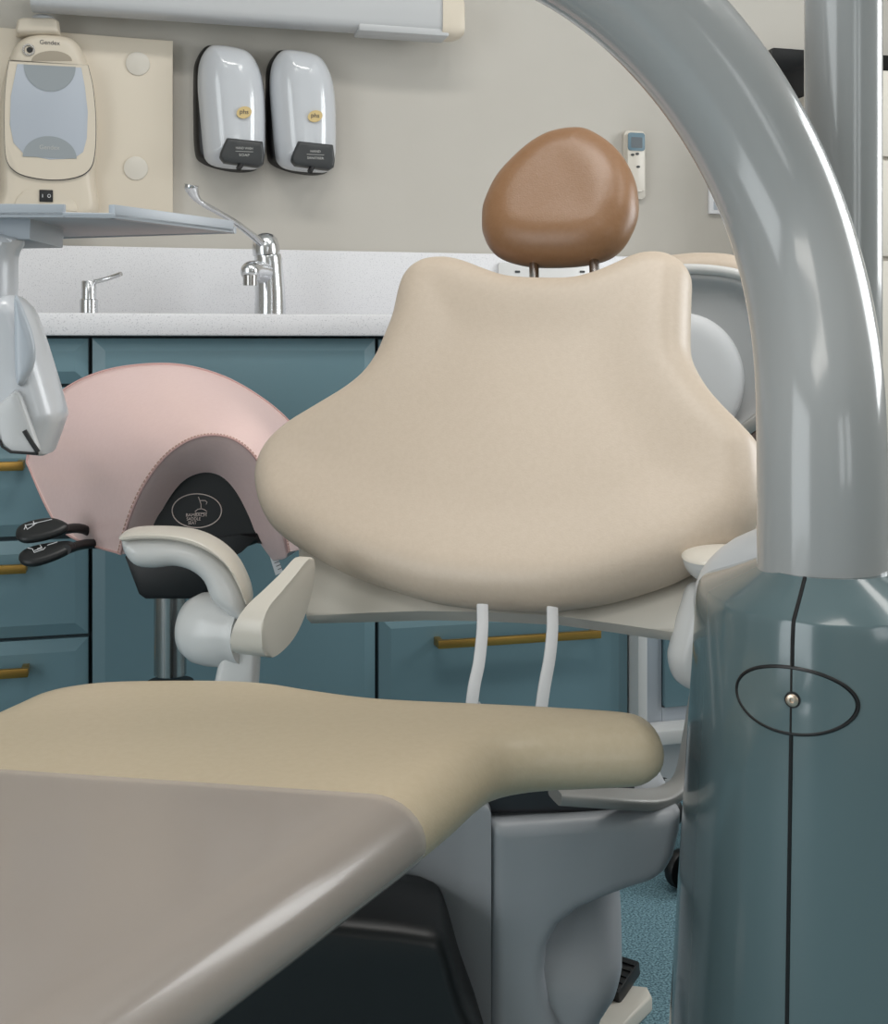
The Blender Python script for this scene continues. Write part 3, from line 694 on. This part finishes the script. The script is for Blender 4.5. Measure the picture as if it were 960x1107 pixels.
tag(obj('foot_cover', bm, 'cover', dc), 'clear glossy plastic protective sleeve')
# hem of the cover, following its cut edge
cov = bpy.data.objects['foot_cover']
# support straps between back and seat
for P in ([(521.5, 655), (521.5, 680), (518, 715), (512, 745), (507, 790)], [(597, 658), (597, 682), (594, 712), (588, 745), (582, 790)]):
    pts = catmull([W(x, y, 1.28-.03*i) for i, (x, y) in enumerate(P)], n=5)
    obj('support_bar', tube(NB(), pts, 1, 12, flat=(.0125, .006), upv=tuple(-FW)), 'shellgrey', dc)
# seat carrier below the cushion
ZB = 1.0
fr_ = Frame((0, 0, .47), (1, 0, 0), (0, 1, 0), (0, 0, 1))
cp = [cf(.05, 1.165), cf(.17, 1.165), cf(.19, 1.2), cf(.19, 1.3), cf(-.2, 1.34), cf(-.22, 1.2)]
obj('seat_carrier', prism(NB(), fr_, cp, -.066, -.012, .004), 'darkmetal', dc)
pts = catmull([W(600, 859, 1.12), W(660, 863, 1.14), W(705, 864, 1.17), W(727, 856, 1.19), W(739, 838, 1.21), W(746, 800, 1.23), W(756, 740, 1.25), W(768, 690, 1.27)], n=6)
obj('arm_bracket', tube(NB(), pts, 1, 14, flat=(.012, .03), upv=tuple(-FW)), 'silver', dc)
# pedestal
fh = facing(600, 900, 1.16)
hood = [(530, 886), (640, 879), (735, 872), (734, 893), (727, 923), (717, 940), (703, 950), (680, 957), (655, 966), (625, 979), (603, 996), (591, 1018), (588, 1050), (594, 1085), (612, 1120), (640, 1150), (640, 1332), (530, 1332)]
base_o = obj('pedestal_hood', cushion(fh, fh.poly(hood), .014, .014, .34, step=.006, grid=.02, smooth=False, rings=5), 'greybase', dc)
fc = facing(620, 1000, 1.19)
col_ = [(560, 900), (679, 900), (677, 1000), (673, 1045), (664, 1075), (648, 1100), (640, 1140), (640, 1308), (560, 1308)]
obj('pedestal_column', cushion(fc, fc.poly(col_), .03, .03, .22, step=.006, grid=.012, smooth=False, rings=6, shape=lambda v: -.055*sst((v[1]+.06)/.10)), 'greybase', dc)
bm = NB(); E_ = W(531, 890, 1.148); E2 = W(400, 890, 1.26); E3 = W(520, 890, 1.5)
pl_ = Frame((0, 0, 0), (1, 0, 0), (0, 1, 0), (0, 0, 1))
prism(bm, pl_, [(E_.x, E_.y), (E2.x, E2.y), (E2.x+bk.x*.2, E2.y+bk.y*.2), (E3.x, E3.y)], .0, .415, .006)
obj('pedestal_side', bm, 'greybase', dc)
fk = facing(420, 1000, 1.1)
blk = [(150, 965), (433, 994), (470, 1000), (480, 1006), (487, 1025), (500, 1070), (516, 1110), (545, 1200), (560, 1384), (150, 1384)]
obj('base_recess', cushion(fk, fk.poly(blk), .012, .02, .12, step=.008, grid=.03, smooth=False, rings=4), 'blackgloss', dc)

# foot pedal on the floor
fp0 = WZ(690, 1090, 0)
fp = thing('foot_control', (fp0.x, fp0.y, 0), 'pale foot plate with ribbed black pedal beside the grey chair base', 'foot pedal')
FF = Frame((0, 0, 0), (1, 0, 0), (0, 1, 0), (0, 0, 1))
P = [sp_(648, 1125, .022), sp_(670, 1110, .022), sp_(705, 1076, .022), sp_(700, 1066, .022), sp_(672, 1063, .022), sp_(640, 1070, .022), sp_(620, 1100, .022)]
obj('plate', prism(NB(), FF, P, .0, .022, .004), 'ivory', fp)
fq = Frame(WZ(680, 1062, .03), RT, FW*.8+UP*.25, None)
bm = NB(); m4 = Matrix.Translation(WZ(666, 1058, .034)) @ Matrix.Rotation(-TH-.6, 4, 'Z') @ Matrix.Rotation(R(12), 4, 'X')
box(bm, -.020, .020, -.032, .032, -.010, .010, .003, mtx=m4)
for k in range(5): box(bm, -.018, .018, -.029+.012*k, -.023+.012*k, .009, .012, mtx=m4)
obj('pedal', bm, 'black', fp)

# ------------------------------------------------------------------ delivery column with its swan-neck tube
ZD = 1.0
c_front = W(888, 620, ZD); 
ctr = c_front+RT*.022+FW*.045
du = thing('delivery_column', (ctr.x, ctr.y, 0), 'glossy teal pedestal with thick pale swan-neck tube in right foreground', 'dental unit')
AX, AY = .111, .135     # half widths across and along the sight axis at the shoulder
zsh = .640
def Sb(al, z, o=0):
    k = 1.0+.34*(zsh-z)/zsh if z < zsh else 1.0
    ca, sa = math.cos(al), math.sin(al); e = .86
    x = math.copysign(abs(sa)**e, sa)*(AX*k+o); y = -math.copysign(abs(ca)**e, ca)*(AY*k+o)
    return Vector((ctr.x, ctr.y, 0))+RT*x+FW*y+UP*z
bm = NB(); NA = 96; rings = []
for z in (0, .1, .2, .3, .4, .5, .58, .628): rings.append([Sb(2*math.pi*k/NA, z) for k in range(NA)])
tb = Vector((c_front.x, c_front.y, 0))
for i, (s, z) in enumerate(((.012, .6365), (.035, .6415), (.075, .6450), (.5, .6595), (.9, .674))):
    rings.append([Sb(2*math.pi*k/NA, zsh).lerp(tb+UP*zsh+(Sb(2*math.pi*k/NA, zsh)-Vector((ctr.x, ctr.y, zsh)))*.4, s)*1 for k in range(NA)])
    for p in rings[-1]: p.z = z
VR = [[bm.verts.new(p) for p in r] for r in rings]
for a_, b_ in zip(VR, VR[1:]):
    for k in range(NA): bm.faces.new((a_[k], a_[(k+1) % NA], b_[(k+1) % NA], b_[k]))
bm.faces.new(VR[0]); bm.faces.new(VR[-1])
cb = obj('pedestal', bm, 'tealgloss', du, angle=24)
# where a sight direction meets the pedestal skin
def al_of(px, z):
    best = None
    for i in range(-900, 901):
        al = R(i/10.); p = Sb(al, z); d = (p-Vector((0, 0, 0))).dot(FW); x = p.dot(RT)
        e = abs(CX+F*x/d-px)
        if best is None or e < best[0]: best = (e, al, d)
    return best[1], best[2]
def on(px, py, o=.0004):
    z = .4
    for _ in range(6):
        al, d = al_of(px, z); z = CH-(py-HZ)/F*d
    return Sb(al, z, o), al, z
pA, alA, zA = on(857, 690); pB, alB, zB_ = on(852, 1100); oc, alO, zO = on(854, 757)
seam = [Sb(alA+(alB-alA)*t, zA+(0.02-zA)*t) for t in [i/20 for i in range(21)]]
obj('panel_seam', tube(NB(), seam, .0016, 8), 'black', cb)
capseam = [Sb(alA, .628), Sb(alA, zsh).lerp(tb+UP*zsh, .03)+UP*.0, ]
q1 = Sb(alA, zsh); q2 = tb+UP*zsh+(Sb(alA, zsh)-Vector((ctr.x, ctr.y, zsh)))*.4
cs = [Sb(alA, zA), Sb(alA, .63)]
for s, z in ((.012, .6365), (.035, .6415), (.075, .6450), (.5, .6595), (.9, .674)):
    p = q1.lerp(q2, s); p.z = z; cs.append(p)
obj('cap_seam', tube(NB(), cs, .0016, 8), 'black', cb)
# oval access plate: arc length along the skin stands in for width
arcw = (on(871, 757)[0]-on(851, 757)[0]).length/(on(871, 757)[1]-on(851, 757)[1])
def oval(k, n=64, o=.0008):
    out = []
    for i in range(n):
        a = 2*math.pi*i/n; u, v = .0495*k*math.cos(a), .0248*k*math.sin(a); t = .05
        out.append((alO+(u*math.cos(t)-v*math.sin(t))/arcw, zO+(u*math.sin(t)+v*math.cos(t))))
    return out
obj('cover_groove', tube(NB(), [Sb(a, z, .0002) for a, z in oval(1)], .0016, 8, closed=True), 'black', cb)
bm = NB(); c = bm.verts.new(Sb(alO, zO, .0012)); prev = None
for k in (.25, .5, .75, .96):
    r_ = [bm.verts.new(Sb(a, z, .0012)) for a, z in oval(k)]
    for i in range(64):
        if prev is None: bm.faces.new((c, r_[i], r_[(i+1) % 64]))
        else: bm.faces.new((prev[i], r_[i], r_[(i+1) % 64], prev[(i+1) % 64]))
    prev = r_
cp_ = obj('oval_cover', bm, 'tealgloss', cb)
scp = on(857.5, 756)[0]; sn = (scp-Vector((ctr.x, ctr.y, scp.z))).normalized()
obj('screw_recess', lathe(NB(), [(0, 0), (.0062, 0), (.0062, .0018), (.0050, .0018)], scp, sn, 24), 'black', cp_)
obj('screw', lathe(NB(), [(.0048, .0), (.0048, .003), (.004, .0036), (.0018, .0036), (.0016, .002), (0, .002)], scp, sn, 24), 'screw', cp_)
# swan neck
cl = [(888.5, 626, 1.0), (888.5, 560, 1.0), (888, 490, 1.0), (887, 420, 1.015), (880, 350, 1.045), (865, 280, 1.07), (843, 212, 1.085), (812, 148, 1.085), (775, 88, 1.085), (730, 34, 1.085), (677, -16, 1.085), (613, -60, 1.085), (535, -92, 1.085), (450, -112, 1.085), (360, -120, 1.085), (240, -120, 1.085)]
pts = catmull([W(*p) for p in cl], n=8)
for _ in range(60): pts = pts[:6]+[(pts[i-1]+pts[i]*2+pts[i+1])/4 for i in range(6, len(pts)-1)]+[pts[-1]]
obj('swan_neck', tube(NB(), pts, .0525, 64), 'gloss', du)
obj('neck_ring', lathe(NB(), [(.0535, -.004), (.0535, .0), (.052, .002)], W(888.5, 622, 1.0)), 'black', du)
# pale shoulder behind and the upright post
pc = W(911.5, 600, 1.155)
bm = lathe(NB(), [(.142, -.03), (.143, 0), (.141, .015), (.136, .027), (.128, .038), (.117, .049), (.104, .058), (.087, .066), (.065, .071), (.04, .0745)], (pc.x, pc.y, .612), seg=72)
for v in bm.verts:
    k_ = (v.co-pc).dot(FW); v.co -= FW*k_*.5
obj('post_shoulder', bm, 'armgrey', du)
lp = thing('upright_pole', (pc.x, pc.y, .6875), 'straight pale upright pole standing behind the curved tube', 'pole')
obj('post', lathe(NB(), [(.036, .0), (.036, 1.85)], (pc.x, pc.y, .6875), seg=56), 'gloss', lp)
obj('post_collar', lathe(NB(), [(.045, .0), (.045, .025), (.037, .03)], (pc.x, pc.y, .6875), seg=48), 'white', lp)

# ------------------------------------------------------------------ tray and arm at left
tr0 = W(-140, 300, 1.25)
tu = thing('instrument_tray', (tr0.x, tr0.y, 0), 'pale grey instrument tray on its arm jutting in from the left', 'tray')
zt0 = W(0, 233, 1.1).z
def tz(px, py): return WZ(px, py, zt0)
A_, B_, Cc, Dd = tz(-160, 233), tz(124, 235), tz(253, 251), tz(45, 257.5)
Dl = tz(-160, 262)
FT = Frame((0, 0, zt0), (1, 0, 0), (0, 1, 0), (0, 0, 1))
plan = [(p.x, p.y) for p in (A_, tz(69, 234), B_, Cc, Dd, Dl)]
obj('tray_floor', prism(NB(), FT, plan, 0, .004, .001), 'traygrey', tu)
def rim(P, h, th, m='traygrey', name='rim'):
    bm = NB()
    for a_, b_ in zip(P, P[1:]):
        d = (b_-a_).normalized(); n = Vector((-d.y, d.x, 0))
        if n.dot(FW) < 0: n = -n
        fr = Frame(a_, d, UP, n); L_ = (b_-a_).length
        prism(bm, fr, [(0, -.001), (L_, -.001), (L_, h), (0, h)], 0, th, .001)
    return obj(name, bm, m, tu)
rim([A_, tz(69, 234)], .0115, .008); rim([B_, Cc], .012, .008)
rim([tz(69, 234), B_], .002, .008, name='notch_lip')
rim([Cc, Dd, Dl], .006, .006, name='rear_rim')
obj('bracket', prism(NB(), facing(0, 250, 1.16), facing(0, 250, 1.16).poly([(-60, 238), (45, 238), (44, 262), (-60, 264)]), -.07, .03, .003), 'traygrey', tu)
fa = facing(0, 350, 1.14)
obj('arm', cushion(fa, fa.poly(curv([(-70, 256), (18, 256), (24, 264), (18, 275), (17, 300), (17, 380), (18, 420), (12, 440), (0, 450), (-40, 460), (-70, 440)], 3)), .02, .03, .03, step=.006, grid=.015, smooth=False, rings=5), 'traywhite', tu)
fg = facing(30, 420, 1.10)
hd = obj('holder_head', cushion(fg, fg.poly([(-30, 330), (16, 318), (30, 332), (42, 365), (56, 410), (67, 449), (51, 493), (20, 490), (-2, 470), (-40, 450)]), .014, .03, .05, step=.006, grid=.014, smooth=False, rings=5), 'traywhite', tu)
fg2 = facing(30, 450, 1.068)
obj('side_cover', cushion(fg2, fg2.poly(curv([(17, 318), (30, 345), (38, 372), (37, 395), (28, 412), (21, 418), (17, 400), (16, 350)], 4)), .006, .006, .004, step=.004, grid=.01, smooth=False, rings=4), 'traygrey', hd)
obj('end_plate', cushion(fg2, fg2.poly([(-6, 440), (10, 428), (18, 420), (24, 428), (45, 488), (40, 491), (14, 489), (3, 480)]), .003, .006, .004, step=.004, grid=.01, smooth=False, rings=3), 'armgrey', hd)
obj('end_slot', tube(NB(), [fg2.at(*fg2.hit(x, y), .0062) for x, y in ((0, 470), (5, 482), (14, 488), (44, 490))], .0012, 8), 'black', hd)
obj('end_slot', tube(NB(), [fg2.at(*fg2.hit(x, y), .0065) for x, y in ((29, 465), (37, 478), (44, 488))], .0022, 8), 'black', hd)
pz = W(-300, 260, 1.2)
obj('support_pole', lathe(NB(), [(.15, 0), (.15, .03), (.04, .06), (.032, .1), (.032, zt0-.004)], (pz.x, pz.y, 0)), 'armgrey', tu)
bm = NB(); box(bm, -.27, .07, -.03, .03, zt0-.05, zt0-.002, .006, mtx=Matrix.Translation((W(-100, 260, 1.24)).xy.to_3d()) @ Matrix.Rotation(-TH, 4, 'Z')); obj('cross_arm', bm, 'traygrey', tu)

# ------------------------------------------------------------------ second stool behind the chair, back shell towards us
ac0 = W(740, 400, 1.88)
ac = thing('assistant_chair', (ac0.x, ac0.y, 0), 'white shell chair with cream padded top behind the dental chair', 'chair')
fs = facing(745, 390, 1.86)
sh_ = [(655, 320), (672, 301), (700, 294), (745, 291.5), (785, 295), (808, 303), (824, 320), (835, 350), (840, 390), (838, 425), (828, 455), (800, 480), (750, 492), (700, 484), (665, 460), (652, 420), (649, 370)]
def rimdish(d, v): return -.018*sst((d-.010)/.022)
shl = obj('back_shell', cushion(fs, fs.poly(sh_), .030, .02, .012, step=.006, grid=.008, dish=rimdish, rings=9), 'shellgrey', ac)
rp = [fs.at(x, y, .012) for x, y in fs.poly([(p.x, p.y) for p in catmull([(x, y, 0) for x, y in sh_], True, 6)])]
obj('shell_rim', tube(NB(), rp, .0085, 10, closed=True), 'white', shl)
dd = fs.poly(ell(738, 412, 67, 74, 48)); obj('back_disc', cushion(fs, dd, .03, .016, .0, step=.006, grid=.012, smooth=False, rings=5), 'paper', shl)
fs2 = facing(745, 390, 1.91)
pd = [(664, 330), (680, 296), (700, 281), (740, 274), (775, 273.5), (800, 278), (822, 292), (838, 330), (842, 390), (832, 450), (800, 476), (700, 478), (664, 440)]
obj('back_cushion', cushion(fs2, fs2.poly(pd), .03, .03, .03, step=.007, grid=.016, rings=6), 'cream', ac)
sx2, sy2 = W(835, 400, 2.0).x, W(835, 400, 2.0).y
pts = [W(785, 478, 1.82), W(806, 464, 1.815), W(822, 452, 1.81), W(850, 434, 1.82)]
obj('tilt_arm', tube(NB(), pts, 1, 12, flat=(.02, .016), upv=tuple(-FW)), 'silver', ac)
obj('arm_pad', tube(NB(), [p+Vector((0, 0, -.024))+FW*.01 for p in pts], 1, 12, flat=(.02, .03), upv=tuple(-FW)), 'brownwood', ac)
pts = catmull([W(745, 470, 1.89), W(745, 540, 1.88), W(742, 600, 1.93), Vector((sx2, sy2, .47))], n=6)
obj('back_stem', tube(NB(), pts, 1, 12, flat=(.06, .015), upv=tuple(-FW)), 'darkmetal', ac)
bm = NB(); lathe(bm, [(.0, .47), (.18, .47), (.2, .485), (.2, .52), (.17, .545), (0, .55)], (sx2, sy2, 0)); obj('seat', bm, 'cream', ac)
obj('gas_column', lathe(NB(), [(.025, .1), (.025, .3), (.016, .3), (.016, .47)], (sx2, sy2, 0)), 'steel', ac)
star_base(ac, sx2, sy2, 'armgrey', r=.2, a0=R(200))

# ------------------------------------------------------------------ light: ceiling panels (one added to brighten the white chair), daylight through the right window, doorway behind
def area(name, loc, rot, sx, sy, power, col=(1, 1, 1), spread=180):
    l = bpy.data.lights.new(name, 'AREA'); l.shape = 'RECTANGLE'; l.size = sx; l.size_y = sy; l.energy = power; l.color = col; l.spread = R(spread)
    o = bpy.data.objects.new(name, l); C.objects.link(o); o.location = loc; o.rotation_euler = rot; return o
area('ceiling_panel_light', (.3, 1.2, ZC-.02), (0, 0, 0), 1.2, .3, 17, (1, .97, .93))
area('ceiling_panel_light', (-.4, -.7, ZC-.02), (0, 0, 0), 1.2, .6, 12, (1, .96, .9))
area('ceiling_panel_light', (1.5, .6, ZC-.02), (0, 0, 0), .3, 1.2, 8, (1, .97, .93))
for y in (1.05, 1.55):
    area('window_light', (X1-.03, y, 1.55), (0, R(90), 0), 1.1, .40, 14, (.95, .98, 1.0))
area('doorway_light', (X0+.03, -.2, 1.2), (0, R(-90), 0), 2.0, 1.7, 38, (.92, .97, 1.0))
for x in (.75, 1.5):
    area('front_window_light', (x, Y0+.03, 1.45), (R(90), 0, 0), .45, 1.3, 5.5, (.95, .98, 1.0))
wd = bpy.data.worlds.new('World'); bpy.context.scene.world = wd; wd.use_nodes = True
wd.node_tree.nodes['Background'].inputs[0].default_value = (.5, .55, .6, 1); wd.node_tree.nodes['Background'].inputs[1].default_value = .2

# ------------------------------------------------------------------ camera and view
cd = bpy.data.cameras.new('camera'); cam = bpy.data.objects.new('camera', cd); C.objects.link(cam)
cam.location = (0, 0, CH); cam.rotation_euler = (R(90), 0, -TH)
cd.sensor_fit = 'HORIZONTAL'; cd.sensor_width = 36; cd.lens = 36*F/960; cd.shift_y = -(553.5-HZ)/960; cd.clip_start = .02
cd.dof.use_dof = False
sc_ = bpy.context.scene; sc_.camera = cam
vs = sc_.view_settings; vs.view_transform = 'Standard'; vs.look = 'None'; vs.gamma = 1; vs.use_curve_mapping = False; vs.exposure = -.10
